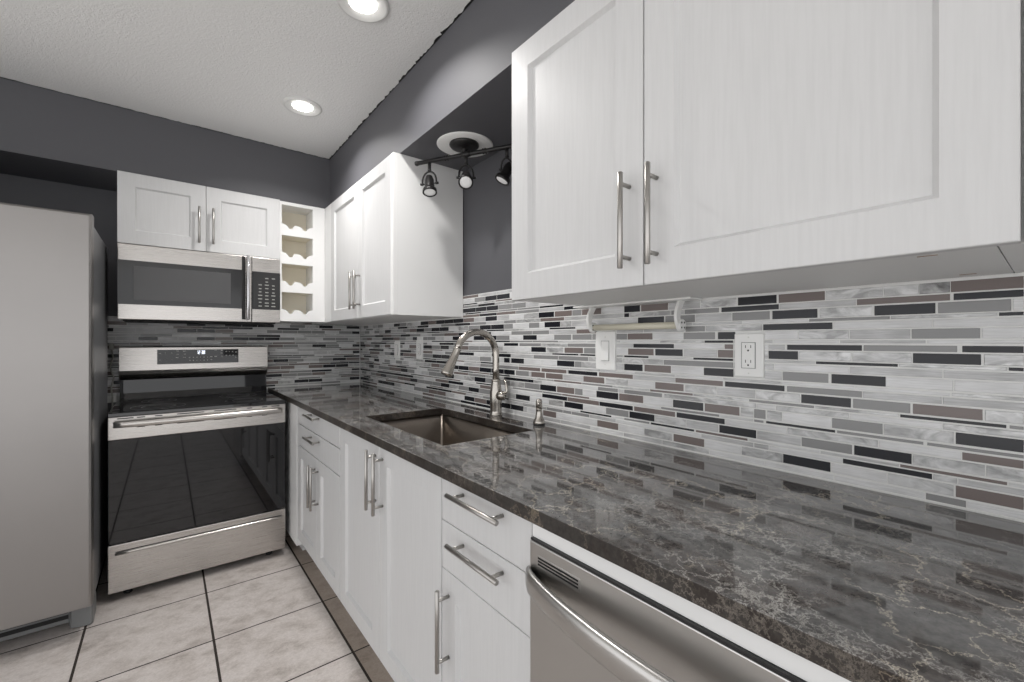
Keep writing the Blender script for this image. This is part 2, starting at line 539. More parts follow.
def fill_row(ty, fixed, lo, hi, rnd, dark=1.0):
    """returns list of (a, b, code) covering lo..hi."""
    ln = 0.0975 if ty == 'T' else 0.148
    out = []
    fixed = sorted(fixed)
    cur = lo

    def gap(a, b):
        while b - a > 0.006:
            e = min(b, a + ln * rnd.uniform(0.94, 1.05))
            if b - e < 0.02:
                e = b
            p = rnd.random()
            if dark > 1:
                c_ = 'K' if p < 0.20 else 'B' if p < 0.32 else 'G' if p < 0.52 else 'M' if p < 0.60 else 'g' if p < 0.84 else 'W'
            elif a > 1.54:
                c_ = 'K' if p < 0.27 else 'B' if p < 0.42 else 'G' if p < 0.64 else 'M' if p < 0.72 else 'g' if p < 0.88 else 'W'
            elif a > 0.9:
                c_ = 'W' if p < 0.30 else 'g' if p < 0.60 else 'G' if p < 0.78 else 'M' if p < 0.90 else 'B'
            else:
                c_ = 'W' if p < 0.42 else 'g' if p < 0.78 else 'M'
            out.append((a, e, c_))
            a = e + 0.002
    for a, b, c_ in fixed:
        if a - 0.002 > cur:
            gap(cur, a - 0.002)
        out.append((a, b, c_))
        cur = b + 0.002
    gap(cur, hi)
    return out


def mosaic(rows, place, holes=()):
    mb = MB()
    codes = list(TILE)
    for z0, z1, tiles in rows:
        for a, b, c_ in tiles:
            segs = [(a, b)]
            for (h0, h1, hz0, hz1) in holes:
                if z1 > hz0 and z0 < hz1:
                    ns = []
                    for p, q in segs:
                        if q <= h0 or p >= h1:
                            ns.append((p, q))
                        else:
                            if p < h0 - 0.003: ns.append((p, h0))
                            if q > h1 + 0.003: ns.append((h1, q))
                    segs = ns
            for p, q in segs:
                i = 0.0009
                f = [place(p, z0, 0.0035), place(q, z0, 0.0035), place(q, z1, 0.0035), place(p, z1, 0.0035)]
                r = [place(p, z0, 0.001), place(q, z0, 0.001), place(q, z1, 0.001), place(p, z1, 0.001)]
                r2 = [place(p + i, z0 + i, 0.0), place(q - i, z0 + i, 0.0), place(q - i, z1 - i, 0.0), place(p + i, z1 - i, 0.0)]
                mb.ring_loft([f, r, r2], mi=codes.index(c_), smooth=False)
    return mb, [TILE[c_] for c_ in codes]


rnd = random.Random(11)
rr_ = []
for ty, zt, zb, txt in TILE_ROWS:
    fx = [(float(p.split(',')[0]), float(p.split(',')[1]), p.split(',')[2]) for p in txt.split()]
    if zt > UB:
        lo, hi = 1.052, 1.943
        fx = [(max(a, lo), min(b, hi), c_) for a, b, c_ in fx if b > lo and a < hi]
    else:
        lo, hi = -0.9, YB - 0.006
    rr_.append((zb, zt, fill_row(ty, fx, lo, hi, rnd)))
mb, ms = mosaic(rr_, lambda a, z, d: (W + d, a, z), holes=[(0.474, 0.549, 1.168, 1.285), (0.950, 1.039, 1.162, 1.30), (2.726, 2.811, 1.150, 1.262), (2.395, 2.480, 1.155, 1.272)])
bs = mb.build('tile_backsplash', ms, wr)
mb = MB()
mb.box(W + 0.001, 1.2265, -0.9, YB, CT, UB)
mb.box(W + 0.001, 1.2265, 1.052, 1.943, UB, 1.5005)
mb.box(W - 0.002, 1.2265, -0.9, YB, CT, CT + 0.0035)
mb.build('backsplash_grout', 'grout', wr)
# back wall mosaic
rnd = random.Random(5)
rr_ = []
for ty, zt, zb, txt in TILE_ROWS:
    if zt < 1.42:
        rr_.append((zb, zt, fill_row(ty, [], -0.40 + rnd.uniform(-0.08, 0), W - 0.004, rnd, 1.06)))
mb, ms = mosaic(rr_, lambda a, z, d: (a, YB + d, z))
mb.build('tile_backsplash', ms, wb)
mb = MB()
mb.box(-0.48, W, YB + 0.001, 3.4965, 0.90, 1.412)
mb.box(0.565, W, YB - 0.002, 3.4965, CT, CT + 0.0035)
mb.build('backsplash_grout', 'grout', wb)

# ================================================================ COUNTERTOP, SINK
SX0, SX1, SY0, SY1 = 0.685, 1.065, 1.205, 1.890
ct = thing('countertop', 'long dark grey veined stone countertop running along the tiled right wall', 'countertop', (0.565, 1.2, 0.905))
mb = MB()
xs = [0.565, SX0, SX1, 1.2185]
ys = [-0.90, SY0, SY1, 3.4885]
z0_, z1_ = 0.905, CT
vt = {}
for i, x in enumerate(xs):
    for j, y in enumerate(ys):
        vt[i, j, 0] = mb.bm.verts.new((x, y, z0_))
        vt[i, j, 1] = mb.bm.verts.new((x, y, z1_))
for i in range(3):
    for j in range(3):
        if (i, j) == (1, 1):
            continue
        mb.bm.faces.new((vt[i, j, 1], vt[i + 1, j, 1], vt[i + 1, j + 1, 1], vt[i, j + 1, 1]))
        mb.bm.faces.new((vt[i, j, 0], vt[i, j + 1, 0], vt[i + 1, j + 1, 0], vt[i + 1, j, 0]))
for j in range(3):
    mb.bm.faces.new((vt[0, j, 0], vt[0, j, 1], vt[0, j + 1, 1], vt[0, j + 1, 0]))
    mb.bm.faces.new((vt[3, j, 0], vt[3, j + 1, 0], vt[3, j + 1, 1], vt[3, j, 1]))
for i in range(3):
    mb.bm.faces.new((vt[i, 0, 0], vt[i + 1, 0, 0], vt[i + 1, 0, 1], vt[i, 0, 1]))
    mb.bm.faces.new((vt[i, 3, 0], vt[i, 3, 1], vt[i + 1, 3, 1], vt[i + 1, 3, 0]))
mb.bm.faces.new((vt[1, 1, 0], vt[1, 1, 1], vt[2, 1, 1], vt[2, 1, 0]))
mb.bm.faces.new((vt[1, 2, 0], vt[2, 2, 0], vt[2, 2, 1], vt[1, 2, 1]))
mb.bm.faces.new((vt[1, 1, 0], vt[1, 2, 0], vt[1, 2, 1], vt[1, 1, 1]))
mb.bm.faces.new((vt[2, 1, 0], vt[2, 1, 1], vt[2, 2, 1], vt[2, 2, 0]))
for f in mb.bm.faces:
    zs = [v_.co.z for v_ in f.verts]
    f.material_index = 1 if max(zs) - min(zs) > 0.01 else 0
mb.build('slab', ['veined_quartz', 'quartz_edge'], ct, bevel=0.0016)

sk = thing('kitchen_sink', 'undermount stainless steel sink set in the dark stone countertop', 'sink', (0.875, 1.5475, 0.68))
mb = MB()


def rrect(x0, x1, y0, y1, z, r, n_=5):
    pts = []
    for cx, cy, a0 in ((x1 - r, y1 - r, 0), (x0 + r, y1 - r, PI / 2), (x0 + r, y0 + r, PI), (x1 - r, y0 + r, 1.5 * PI)):
        for k in range(n_ + 1):
            a = a0 + (PI / 2) * k / n_
            pts.append((cx + r * math.cos(a), cy + r * math.sin(a), z))
    return pts


o_ = 0.004
x0, x1, y0, y1 = SX0 - o_, SX1 + o_, SY0 - o_, SY1 + o_
mb.ring_loft([rrect(x0 - 0.015, x1 + 0.015, y0 - 0.015, y1 + 0.015, 0.899, 0.02), rrect(x0 - 0.015, x1 + 0.015, y0 - 0.015, y1 + 0.015, 0.9045, 0.02),
              rrect(x0, x1, y0, y1, 0.9045, 0.012), rrect(x0 + 0.001, x1 - 0.001, y0 + 0.001, y1 - 0.001, 0.72, 0.012),
              rrect(x0 + 0.008, x1 - 0.008, y0 + 0.008, y1 - 0.008, 0.70, 0.014), rrect(x0 + 0.04, x1 - 0.04, y0 + 0.04, y1 - 0.04, 0.695, 0.02)], cap0=False, cap1=True)
mb.ring_loft([rrect(x0 - 0.003, x1 + 0.003, y0 - 0.003, y1 + 0.003, 0.899, 0.014), rrect(x0 - 0.003, x1 + 0.003, y0 - 0.003, y1 + 0.003, 0.692, 0.014)], cap0=False, cap1=True)
mb.build('basin', 'sink_steel', sk)
mb = MB().lathe([(0.045, 0.0), (0.045, 0.003), (0.036, 0.004), (0.033, 0.001), (0.012, 0.001)], (0.875, 1.5475, 0.6952))
mb.build('drain', 'chrome', sk)

# ---- faucet: pull-down gooseneck, arch runs towards -X
FX, FY = 1.152, 1.560
fa = thing('kitchen_faucet', 'brushed nickel gooseneck pull-down faucet arching over the sink', 'faucet', (FX, FY, CT))
mb = MB().lathe([(0.029, 0), (0.029, 0.004), (0.0265, 0.008), (0.0255, 0.02), (0.027, 0.05), (0.0275, 0.085), (0.0265, 0.105), (0.0235, 0.125), (0.0205, 0.142), (0.0195, 0.150), (0.0205, 0.153), (0.0205, 0.158), (0.016, 0.161)], (FX, FY, CT))
mb.build('body', 'faucet_nickel', fa)
R_ = 0.102
zc = 1.316 - R_ - 0.012
pts = [(FX, FY, CT + 0.155), (FX, FY, zc - 0.06), (FX, FY, zc)]
for k in range(1, 17):
    a = PI * k / 18.0 * 1.02
    pts.append((FX - R_ + R_ * math.cos(a), FY, zc + R_ * math.sin(a)))
lx, ly, lz = pts[-1]
mb = MB().tube(pts, 0.0150, 16)
mb.build('spout', 'faucet_nickel', fa)
d_ = (Vector(pts[-1]) - Vector(pts[-2])).normalized()
d_ = (d_ + Vector((-0.10, 0, 0))).normalized()
mb = MB().lathe([(0.0155, -0.004), (0.0165, 0.0), (0.0165, 0.006), (0.0155, 0.010), (0.0170, 0.050), (0.0215, 0.092), (0.0250, 0.110), (0.0250, 0.116), (0.021, 0.120)], pts[-1], d_)
mb.build('spray_head', 'faucet_nickel', fa)
lv = MB()
lv.lathe([(0.016, 0.0), (0.0205, 0.012), (0.0215, 0.024), (0.0200, 0.036), (0.013, 0.044), (0.004, 0.047)], (FX, FY - 0.012, CT + 0.088), (0.15, -1, 0.05))
lv.tube([(FX + 0.008, FY - 0.044, CT + 0.092), (FX + 0.018, FY - 0.056, CT + 0.108), (FX + 0.020, FY - 0.052, CT + 0.132), (FX + 0.016, FY - 0.042, CT + 0.160)], [0.0085, 0.0075, 0.0072, 0.0065], 12)
lv.build('lever', 'faucet_nickel', fa)

sd = thing('soap_dispenser', 'small brushed nickel soap dispenser pump right of the faucet', 'soap dispenser', (1.146, 1.267, CT))
mb = MB().lathe([(0.0235, 0), (0.0235, 0.006)], (1.146, 1.267, CT), mi=0)
mb.build('base_ring', 'black_plastic', sd)
mb = MB().lathe([(0.023, 0.006), (0.024, 0.010), (0.0215, 0.018), (0.015, 0.030), (0.0125, 0.050), (0.0118, 0.062), (0.0135, 0.066)], (1.146, 1.267, CT))
mb.build('body', 'faucet_nickel', sd)
mb = MB().lathe([(0.0105, 0.066), (0.0125, 0.070), (0.0125, 0.094), (0.010, 0.101), (0.004, 0.103)], (1.146, 1.267, CT))
mb.tube([(1.143, 1.264, CT + 0.088), (1.126, 1.246, CT + 0.090), (1.116, 1.235, CT + 0.084)], [0.006, 0.005, 0.004], 10)
mb.build('pump_head', 'faucet_nickel', sd)

# ================================================================ BASE CABINETS
WH = 'white_cabinet_paint'
XF = 0.585
KICK_X = 0.683


def base_cab(label, ya, yb, kick=True, top=0.9045):
    t = thing('base_cabinet', label, 'cabinet', (0.9, (ya + yb) / 2, 0), 'white base cabinets under the countertop')
    mb = MB()
    e = 0.0008
    x0 = XF + 0.0205
    th = 0.018
    mb.box(x0, 1.215, ya + e, ya + th, 0.13, top)
    mb.box(x0, 1.215, yb - th, yb - e, 0.13, top)
    mb.box(x0, 1.215, ya + th, yb - th, 0.13, 0.148)
    mb.box(1.205, 1.215, ya + th, yb - th, 0.148, top)
    mb.box(x0, x0 + 0.018, ya + th, yb - th, 0.862, top)
    mb.build('carcass', 'cabinet_side', t)
    mb = MB().box(KICK_X, KICK_X + 0.018, ya + e, yb - e, 0, 0.1295)
    mb.build('toe_kick', 'cabinet_side', t)
    return t


# far drawers + doors
c1 = base_cab('white base cabinet beside the range, two drawers over a pair of doors', 1.922, 2.690)
for z0, z1, hz in ((0.802, 0.903, 0.897 - 0.012), (0.682, 0.798, 0.770)):
    d = shaker('x', XF, 1.926, 2.680, z0, z1, flat=True).build('drawer', WH, c1)
    bar_handle((0.55, 2.217, hz), (0.55, 2.411, hz), (-1, 0, 0), parent=d)
for a0, a1, hy in ((2.289, 2.680, 2.311 + 0.005), (1.926, 2.286, 2.263)):
    d = shaker('x', XF, a0, a1, 0.148, 0.678).build('door', WH, c1)
    bar_handle((0.55, hy, 0.437), (0.55, hy, 0.648), (-1, 0, 0), parent=d)
# sink cabinet
c2 = base_cab('white base cabinet with two tall doors under the sink', 1.041, 1.920)
for a0, a1, hy in ((1.482, 1.919, 1.514), (1.0435, 1.479, 1.448)):
    d = shaker('x', XF, a0, a1, 0.148, 0.903).build('door', WH, c2)
    bar_handle((0.55, hy, 0.670), (0.55, hy, 0.882), (-1, 0, 0), parent=d)
# drawer cabinet beside dishwasher
c3 = base_cab('white base cabinet left of the dishwasher, two drawers over one door', 0.668, 1.039)
for z0, z1, hz in ((0.7835, 0.903, 0.877), (0.6545, 0.7815, 0.750)):
    d = shaker('x', XF, 0.6695, 1.0385, z0, z1, flat=True).build('drawer', WH, c3)
    bar_handle((0.55, 0.741, hz), (0.55, 0.956, hz), (-1, 0, 0), parent=d)
d = shaker('x', XF, 0.6695, 1.0385, 0.148, 0.6525, stile=0.07).build('door', WH, c3)
bar_handle((0.55, 1.002, 0.403), (0.55, 1.002, 0.616), (-1, 0, 0), parent=d)
# blind corner cabinet with a plain panel, beside the range
c0 = thing('base_cabinet', 'plain white blank corner panel between the range and first drawers', 'cabinet', (0.9, 3.1, 0), 'white base cabinets under the countertop')
mb = MB()
mb.box(0.580, 1.215, 2.692, 3.48, 0.10, 0.9045)
mb.build('carcass', 'cabinet_side', c0)
mb = MB().box(0.645, 0.70, 2.835, 3.40, 0.0, 0.0995)
mb.build('toe_kick', 'cabinet_side', c0)
# near cabinet past the dishwasher (out of view)
fs = thing('filler_strip', 'white strip between the countertop and the dishwasher top', 'trim', (0.6, 0.367, 0.866))
MB().box(XF, 0.62, 0.072, 0.666, 0.8675, 0.9045).build('strip', 'cabinet_side', fs)

# ---------------------------------------------------------------- dishwasher
dw = thing('dishwasher', 'stainless steel dishwasher built in below the countertop', 'dishwasher', (0.88, 0.367, 0))
MB().box(0.605, 1.17, 0.074, 0.664, 0.10, 0.858).build('tub', 'black_plastic', dw)
MB().box(0.66, 0.70, 0.078, 0.660, 0.0, 0.099).build('toe_panel', 'black_plastic', dw)
dr = MB().box(0.577, 0.604, 0.0735, 0.6655, 0.115, 0.8625, bev=0.0025).build('door', 'brushed_steel', dw)
MB().box(0.5785, 0.606, 0.0745, 0.6645, 0.8628, 0.8670).build('door_gasket', 'black_plastic', dw)
mb = MB()
mb.box(0.5762, 0.579, 0.528, 0.645, 0.816, 0.8405, mi=0, bev=0.001)
for k in range(3):
    zz = 0.8215 + k * 0.0062
    mb.box(0.5755, 0.578, 0.533, 0.640, zz, zz + 0.0034, mi=1)
mb.build('vent', ['brushed_steel', 'dark_slot_and_reflection'], dr)
# bowed bar handle
mb = MB()
rings = []
for k in range(0, 33):
    t = k / 32.0
    y = 0.664 - t * 0.590
    bow = math.sin(PI * t) ** 0.62 if 0 < t < 1 else 0.0
    xc_ = 0.571 - 0.046 * bow
    hz, hx = 0.0225, 0.0075 + 0.003 * bow
    rings.append([(xc_ + hx * math.copysign(abs(math.cos(a)) ** 0.7, math.cos(a)), y, 0.790 + hz * math.copysign(abs(math.sin(a)) ** 0.8, math.sin(a))) for a in [2 * PI * i / 16 for i in range(16)]])
mb.ring_loft(rings)
mb.build('handle', 'brushed_steel', dr)

# ================================================================ WALL CABINETS
def wall_box(t, x0, x1, y0, y1, z0=UB, z1=UT - 0.0008, m_='cabinet_side'):
    return MB().box(x0, x1, y0, y1, z0, z1).build('carcass', m_, t)


XU = 0.835
GW = 'white wall cabinets'
# big near cabinet
u1 = thing('wall_cabinet', 'large white wall cabinet nearest the camera, above outlet and towel holder', 'cabinet', (1.03, 0.55, UB), GW)
wall_box(u1, XU + 0.0205, 1.2195, 0.049, 1.051)
for a0, a1, hy in ((0.5775, 1.050, 0.613), (0.028, 0.5745, 0.542)):
    d = shaker('x', XU, a0, a1, UB, UT, stile=0.076 if a0 > 0.3 else 0.073).build('door', WH, u1)
    bar_handle((0.80, hy, 1.4285), (0.80, hy, 1.6455), (-1, 0, 0), parent=d, r=0.0062)
for (xx, yy) in ((0.872, 0.125), (1.17, 0.11)):
    MB().tube([(xx, yy + 0.004, UB + 0.0004), (xx + 0.001, yy - 0.018, UB + 0.0004)], 0.0013, 8).build('screw_mark', 'bare_wood', u1)
# next cabinet, only its left edge in view
u2 = thing('wall_cabinet', 'white wall cabinet cut off by the right edge of the photo', 'cabinet', (1.03, -0.35, UB), GW)
wall_box(u2, XU + 0.0205, 1.2195, -0.75, 0.0475)
shaker('x', XU + 0.0, -0.35, 0.0245, UB, UT).build('door', WH, u2)
shaker('x', XU + 0.0, -0.748, -0.353, UB, UT).build('door', WH, u2)
# corner cabinet
u3 = thing('wall_cabinet', 'white two-door wall cabinet in the corner, left of the track light', 'cabinet', (1.03, 2.5, UB), GW)
wall_box(u3, XU + 0.0205, 1.2195, 1.943, 3.48)
for f0, f1 in ((2.9265, 3.0645), (1.9435, 1.9745)):
    MB().box(XU + 0.001, XU + 0.0202, f0, f1, UB + 0.001, UT - 0.0012).build('filler', 'cabinet_side', u3)
for a0, a1, hy in ((2.4235, 2.925, 2.457), (1.976, 2.4205, 2.391)):
    d = shaker('x', XU, a0, a1, UB + 0.002, UT - 0.001, stile=0.066).build('door', WH, u3)
    bar_handle((0.80, hy, 1.441), (0.80, hy, 1.651), (-1, 0, 0), parent=d)
# cabinet above microwave
YF = 3.050
u4 = thing('wall_cabinet', 'short white two-door wall cabinet above the microwave', 'cabinet', (0.18, 3.27, 1.785), GW)
wall_box(u4, -0.199, 0.5615, YF + 0.0205, 3.4955, 1.781)
for a0, a1, hx in ((-0.199, 0.1795, 0.147), (0.1815, 0.5615, 0.213)):
    d = shaker('y', YF, a0, a1, 1.780, 2.1552, stile=0.070).build('door', WH, u4)
    bar_handle((hx, YF - 0.035, 1.820), (hx, YF - 0.035, 2.026), (0, -1, 0), parent=d)

# wine rack cabinet
wr_ = thing('wine_rack', 'narrow open white wine rack with scalloped shelves beside the microwave', 'wine rack', (0.69, 3.27, 1.395))
rx0, rx1, ox0, ox1 = 0.5635, 0.8350, 0.575, 0.759
yf = 3.066
mb = MB()
mb.box(rx0, ox0, yf, 3.4955, 1.392, 2.154)
mb.box(ox1, ox1 + 0.016, yf, 3.4955, 1.392, 2.154)
mb.box(ox0, ox1, yf, 3.4955, 2.134, 2.154)
mb.box(ox0, ox1, yf, 3.4955, 1.392, 1.408)
mb.box(ox1 + 0.016, rx1, yf, yf + 0.02, 1.392, 2.154)
mb.build('face_frame', 'cabinet_side', wr_)
MB().box(ox0, ox1, 3.24, 3.4955, 1.408, 2.134).build('back_panel', 'rack_wood', wr_)
for k in range(4):
    zb = 1.408 + k * 0.1815
    if k:
        sh = MB().box(ox0, ox1, yf + 0.002, 3.24, zb - 0.008, zb + 0.002).build('shelf', 'rack_wood', wr_)
    # scalloped front lip
    poly = [(ox0, zb - (0.012 if k else 0))]
    poly.append((ox1, zb - (0.012 if k else 0)))
    hi_, r_ = zb + 0.058, 0.0155
    xs_ = []
    wid = ox1 - ox0
    top = [(ox0, hi_ + 0.004)]
    for cxf in (0.277, 0.742):
        cx_ = ox0 + wid * cxf
        top.append((cx_ - r_ - 0.012, hi_ - (0.003 if cxf < .5 else 0.004)))
        top.append((cx_ - r_ - 0.006, hi_ - 0.011))
        for q in range(11):
            a = PI + PI * q / 10
            top.append((cx_ + r_ * math.cos(a), hi_ - 0.012 + r_ * 0.95 * math.sin(a)))
        top.append((cx_ + r_ + 0.003, hi_ - 0.011))
        top.append((cx_ + r_ + 0.008, hi_ - (0.001 if cxf < .5 else 0.006)))
    top.append((ox1, hi_ + 0.002))
    for p in reversed(top):
        poly.append(p)
    mb = MB().prism(poly, lambda a, b: (a, yf + 0.0005, b), lambda a, b: (a, yf + 0.016, b))
    mb.build('bottle_rest', 'cabinet_side', wr_)

# ================================================================ MICROWAVE
mw = thing('microwave', 'stainless over-the-range microwave with dark glass door', 'microwave', (0.18, 3.26, 1.38))
MB().box(-0.196, 0.561, 3.085, 3.4955, 1.388, 1.7795).build('housing', 'black_plastic', mw)
md_ = MB()
md_.box(-0.198, 0.4065, 3.050, 3.084, 1.380, 1.7775, mi=0, bev=0.003)
dd = md_.build('door', 'range_steel', mw)
MB().box(-0.1978, 0.372, 3.0475, 3.052, 1.459, 1.692).build('glass', 'microwave_glass', dd)
MB().box(-0.135, 0.300, 3.0468, 3.049, 1.484, 1.665, bev=0.0008).build('window_screen', 'microwave_screen', dd)
mb = MB()
mb.box(0.356, 0.374, 3.0465, 3.051, 1.395, 1.775, mi=1)  # dark reflection left of the bar, built in as a black strip
mb.tube([(0.384, 3.012, 1.392), (0.384, 3.012, 1.396), (0.384, 3.012, 1.772), (0.384, 3.012, 1.776)], [0.007, 0.009, 0.009, 0.007], 16)
for zz in (1.41, 1.755):
    mb.tube([(0.384, 3.012, zz), (0.384, 3.052, zz)], 0.008, 10)
mb.build('handle', ['chrome', 'dark_slot_and_reflection'], dd)
cp = MB().box(0.4095, 0.5625, 3.050, 3.084, 1.380, 1.7775, bev=0.003).build('control_panel', 'range_steel', mw)
MB().box(0.4098, 0.5622, 3.0472, 3.052, 1.459, 1.690).build('keypad_glass', 'microwave_glass', cp)
mb = MB()
kr = random.Random(3)
for r_i in range(9):
    for c_i in range(3):
        if r_i < 2 and kr.random() < 0.3:
            continue
        cx_ = 0.452 + c_i * 0.036
        cz_ = 1.652 - r_i * 0.0215 + kr.uniform(-0.002, 0.002)
        wd = kr.choice((0.007, 0.011, 0.009))
        mb.box(cx_ - wd, cx_ + wd, 3.0466, 3.0474, cz_ - 0.003, cz_ + 0.003)
mb.build('key_marks', 'keypad_dim', cp)
mb = MB()
mb.box(-0.18, 0.545, 3.10, 3.44, 1.374, 1.3878)
mb.build('underside_grille', 'dark_slot_and_reflection', mw)

# ================================================================ RANGE
rg_ = thing('kitchen_range', 'freestanding stainless electric range with black glass cooktop and oven door', 'range', (0.165, 3.14, 0))
RX0, RX1 = -0.219, 0.551
YR = 2.837
mb = MB().box(RX0 + 0.004, RX1 - 0.004, 2.872, 3.45, 0.035, 0.898)
mb.build('body', 'black_plastic', rg_)
mb = MB()
mb.box(RX0 - 0.001, RX1 + 0.001, 2.826, 3.425, 0.8970, 0.918, bev=0.004)
ck = mb.build('cooktop', 'black_glass', rg_)
for cx_, cy_, r_ in ((-0.03, 2.98, 0.115), (0.36, 2.98, 0.095), (-0.03, 3.25, 0.08), (0.36, 3.25, 0.10)):
    mb = MB()
    for q in (1.0, 0.62):
        ring = lambda rad, z: [(cx_ + rad * math.cos(2 * PI * i / 40), cy_ + rad * math.sin(2 * PI * i / 40), z) for i in range(40)]
        mb.ring_loft([ring(r_ * q, 0.9178), ring(r_ * q, 0.9183), ring(r_ * q - 0.0012, 0.9183), ring(r_ * q - 0.0012, 0.9178)], cap0=False, cap1=False, smooth=False)
    mb.build('burner_marking', 'grey_plastic', ck)
# oven door
od = MB().box(RX0, RX1, YR + 0.001, 2.871, 0.281, 0.7845, bev=0.003).build('oven_door', 'black_glass', rg_)
mb = MB().box(RX0, RX1, YR, 2.871, 0.7855, 0.8955, mi=0, bev=0.0025)
slots = [(-0.185, -0.125), (-0.112, -0.082), (-0.043, -0.014), (0.045, 0.160), (0.203, 0.305), (0.356, 0.381), (0.430, 0.456), (0.478, 0.520)]
for i, (a, b) in enumerate(slots):
    mb.box(a, b, YR - 0.0006, YR + 0.002, 0.8845, 0.8895, mi=1)
    if 0 < i < 7:
        mb.box(a, b, YR - 0.0006, YR + 0.002, 0.8375, 0.8420, mi=1)  # lower row: reflection of the slots above, painted as dark dashes
mb.build('door_trim', ['range_steel', 'dark_slot_and_reflection'], od)
mb = MB()
rings = []
for k in range(25):
    t = k / 24
    x = RX0 + 0.022 + t * (RX1 - RX0 - 0.044)
    y_ = YR - 0.040 + 0.012 * abs(2 * t - 1) ** 4
    rings.append([(x, y_ + 0.0085 * math.cos(a), 0.8615 + 0.0150 * math.sin(a)) for a in [2 * PI * i / 16 for i in range(16)]])
mb.ring_loft(rings)
for xx in (RX0 + 0.034, RX1 - 0.034):
    mb.box(xx - 0.011, xx + 0.011, YR - 0.034, YR + 0.001, 0.852, 0.871, bev=0.002)
mb.build('handle', 'range_steel', od)
# storage drawer with a rail lip
mb = MB()
mb.box(RX0, RX1, YR, 2.871, 0.046, 0.2765, bev=0.003)
dr_ = mb.build('storage_drawer', 'range_steel', rg_)
mb = MB()
mb.box(RX0 + 0.028, RX1 - 0.020, YR - 0.0006, YR + 0.002, 0.2405, 0.2445, mi=1)
rings = []
for k in range(13):
    x = RX0 + 0.026 + (RX1 - RX0 - 0.044) * k / 12
    rings.append([(x, YR + 0.001 + 0.009 * math.cos(a), 0.2325 + 0.0075 * math.sin(a)) for a in [2 * PI * i / 14 for i in range(14)]])
mb.ring_loft(rings, mi=0)
mb.build('rail', ['range_steel', 'dark_slot_and_reflection'], dr_)
for (xx, yy) in ((-0.15, 2.92), (0.48, 2.92), (-0.15, 3.40), (0.48, 3.40)):
    MB().lathe([(0.018, 0), (0.018, 0.012), (0.010, 0.013), (0.010, 0.036)], (xx, yy, 0), n_=16).build('foot', 'black_plastic', rg_)
# backguard
mb = MB()
prof = [(3.438, 1.034), (3.404, 1.066), (3.396, 1.090), (3.408, 1.226), (3.416, 1.2325), (3.470, 1.2325), (3.470, 1.034)]
mb.prism(prof, lambda a, b: (RX0 + 0.004, a, b), lambda a, b: (RX1 - 0.001, a, b))
bg = mb.build('backguard', 'range_steel', rg_, bevel=0.0015)
mb = MB().prism([(3.424, 0.9185), (3.436, 0.955), (3.442, 1.0335), (3.468, 1.0335), (3.468, 0.9185)], lambda a, b: (RX0 + 0.006, a, b), lambda a, b: (RX1 - 0.003, a, b))
mb.build('rear_panel', 'black_glass', rg_, bevel=0.001)


def tilt(x, z, off):
    """point on the sloping backguard face."""
    t = (z - 1.090) / (1.226 - 1.090)
    return (x, 3.396 + t * 0.012 - off, z)


mb = MB()
mb.prism([(-0.042, 1.123), (0.378, 1.123), (0.378, 1.211), (-0.042, 1.211)], lambda a, b: tilt(a, b, 0.0015), lambda a, b: tilt(a, b, -0.003))
dp = mb.build('display', 'black_glass', bg)
mb = MB()


def quad_mark(mb, x, z, w_, h_):
    mb.prism([(x - w_, z - h_), (x + w_, z - h_), (x + w_, z + h_), (x - w_, z + h_)], lambda a, b: tilt(a, b, 0.0022), lambda a, b: tilt(a, b, 0.0010))


for x, z, w_ in ((-0.028, 1.188, .006), (-0.028, 1.148, .006), (-0.004, 1.190, .003), (-0.004, 1.152, .003), (0.028, 1.190, .004), (0.028, 1.150, .004),
                 (0.055, 1.202, .009), (0.055, 1.182, .008), (0.055, 1.162, .009), (0.090, 1.202, .009), (0.090, 1.182, .008), (0.090, 1.162, .009),
                 (0.115, 1.162, .005), (0.117, 1.143, .004),
                 (0.250, 1.205, .008), (0.285, 1.205, .006), (0.285, 1.186, .007), (0.285, 1.165, .007), (0.252, 1.165, .009), (0.230, 1.165, .008), (0.230, 1.145, .006),
                 (0.310, 1.195, .006), (0.327, 1.195, .004), (0.345, 1.195, .004), (0.364, 1.192, .006), (0.310, 1.172, .006), (0.330, 1.172, .004), (0.347, 1.172, .004), (0.364, 1.158, .005)):
    quad_mark(mb, x, z, w_ * 0.8, 0.0022)
for i in range(5):
    quad_mark(mb, 0.135 + i * 0.0185, 1.162, 0.002, 0.0025)
    quad_mark(mb, 0.135 + i * 0.0185, 1.143, 0.002, 0.0025)
mb.build('key_marks', 'keypad_mark', dp)
mb = MB()
for i, (x, segs) in enumerate(((0.156, 'bc'), (0.166, 'abged'), (0.180, 'abgcd'), (0.191, 'abgcdef'))):
    a_, h_, z_ = 0.0032, 0.0050, 1.193
    for s_ in segs:
        q = {'a': (x, z_ + 2 * h_, a_, .0009), 'g': (x, z_, a_, .0009), 'd': (x, z_ - 2 * h_, a_, .0009), 'b': (x + a_, z_ + h_, .0009, h_), 'c': (x + a_, z_ - h_, .0009, h_), 'f': (x - a_, z_ + h_, .0009, h_), 'e': (x - a_, z_ - h_, .0009, h_)}[s_]
        quad_mark(mb, *q)
mb.build('clock_digits', 'display_glow', dp)

# ================================================================ REFRIGERATOR
fr = thing('refrigerator', 'tall stainless steel refrigerator at the left edge with grey side', 'refrigerator', (-0.70, 2.92, 0))
FX0, FX1, FY0 = -1.157, -0.247, 2.565
MB().box(FX0 + 0.004, FX1 - 0.002, 2.638, 3.225, 0.132, 1.772, bev=0.004).build('cabinet_body', 'grey_enamel', fr)
mid = -0.76


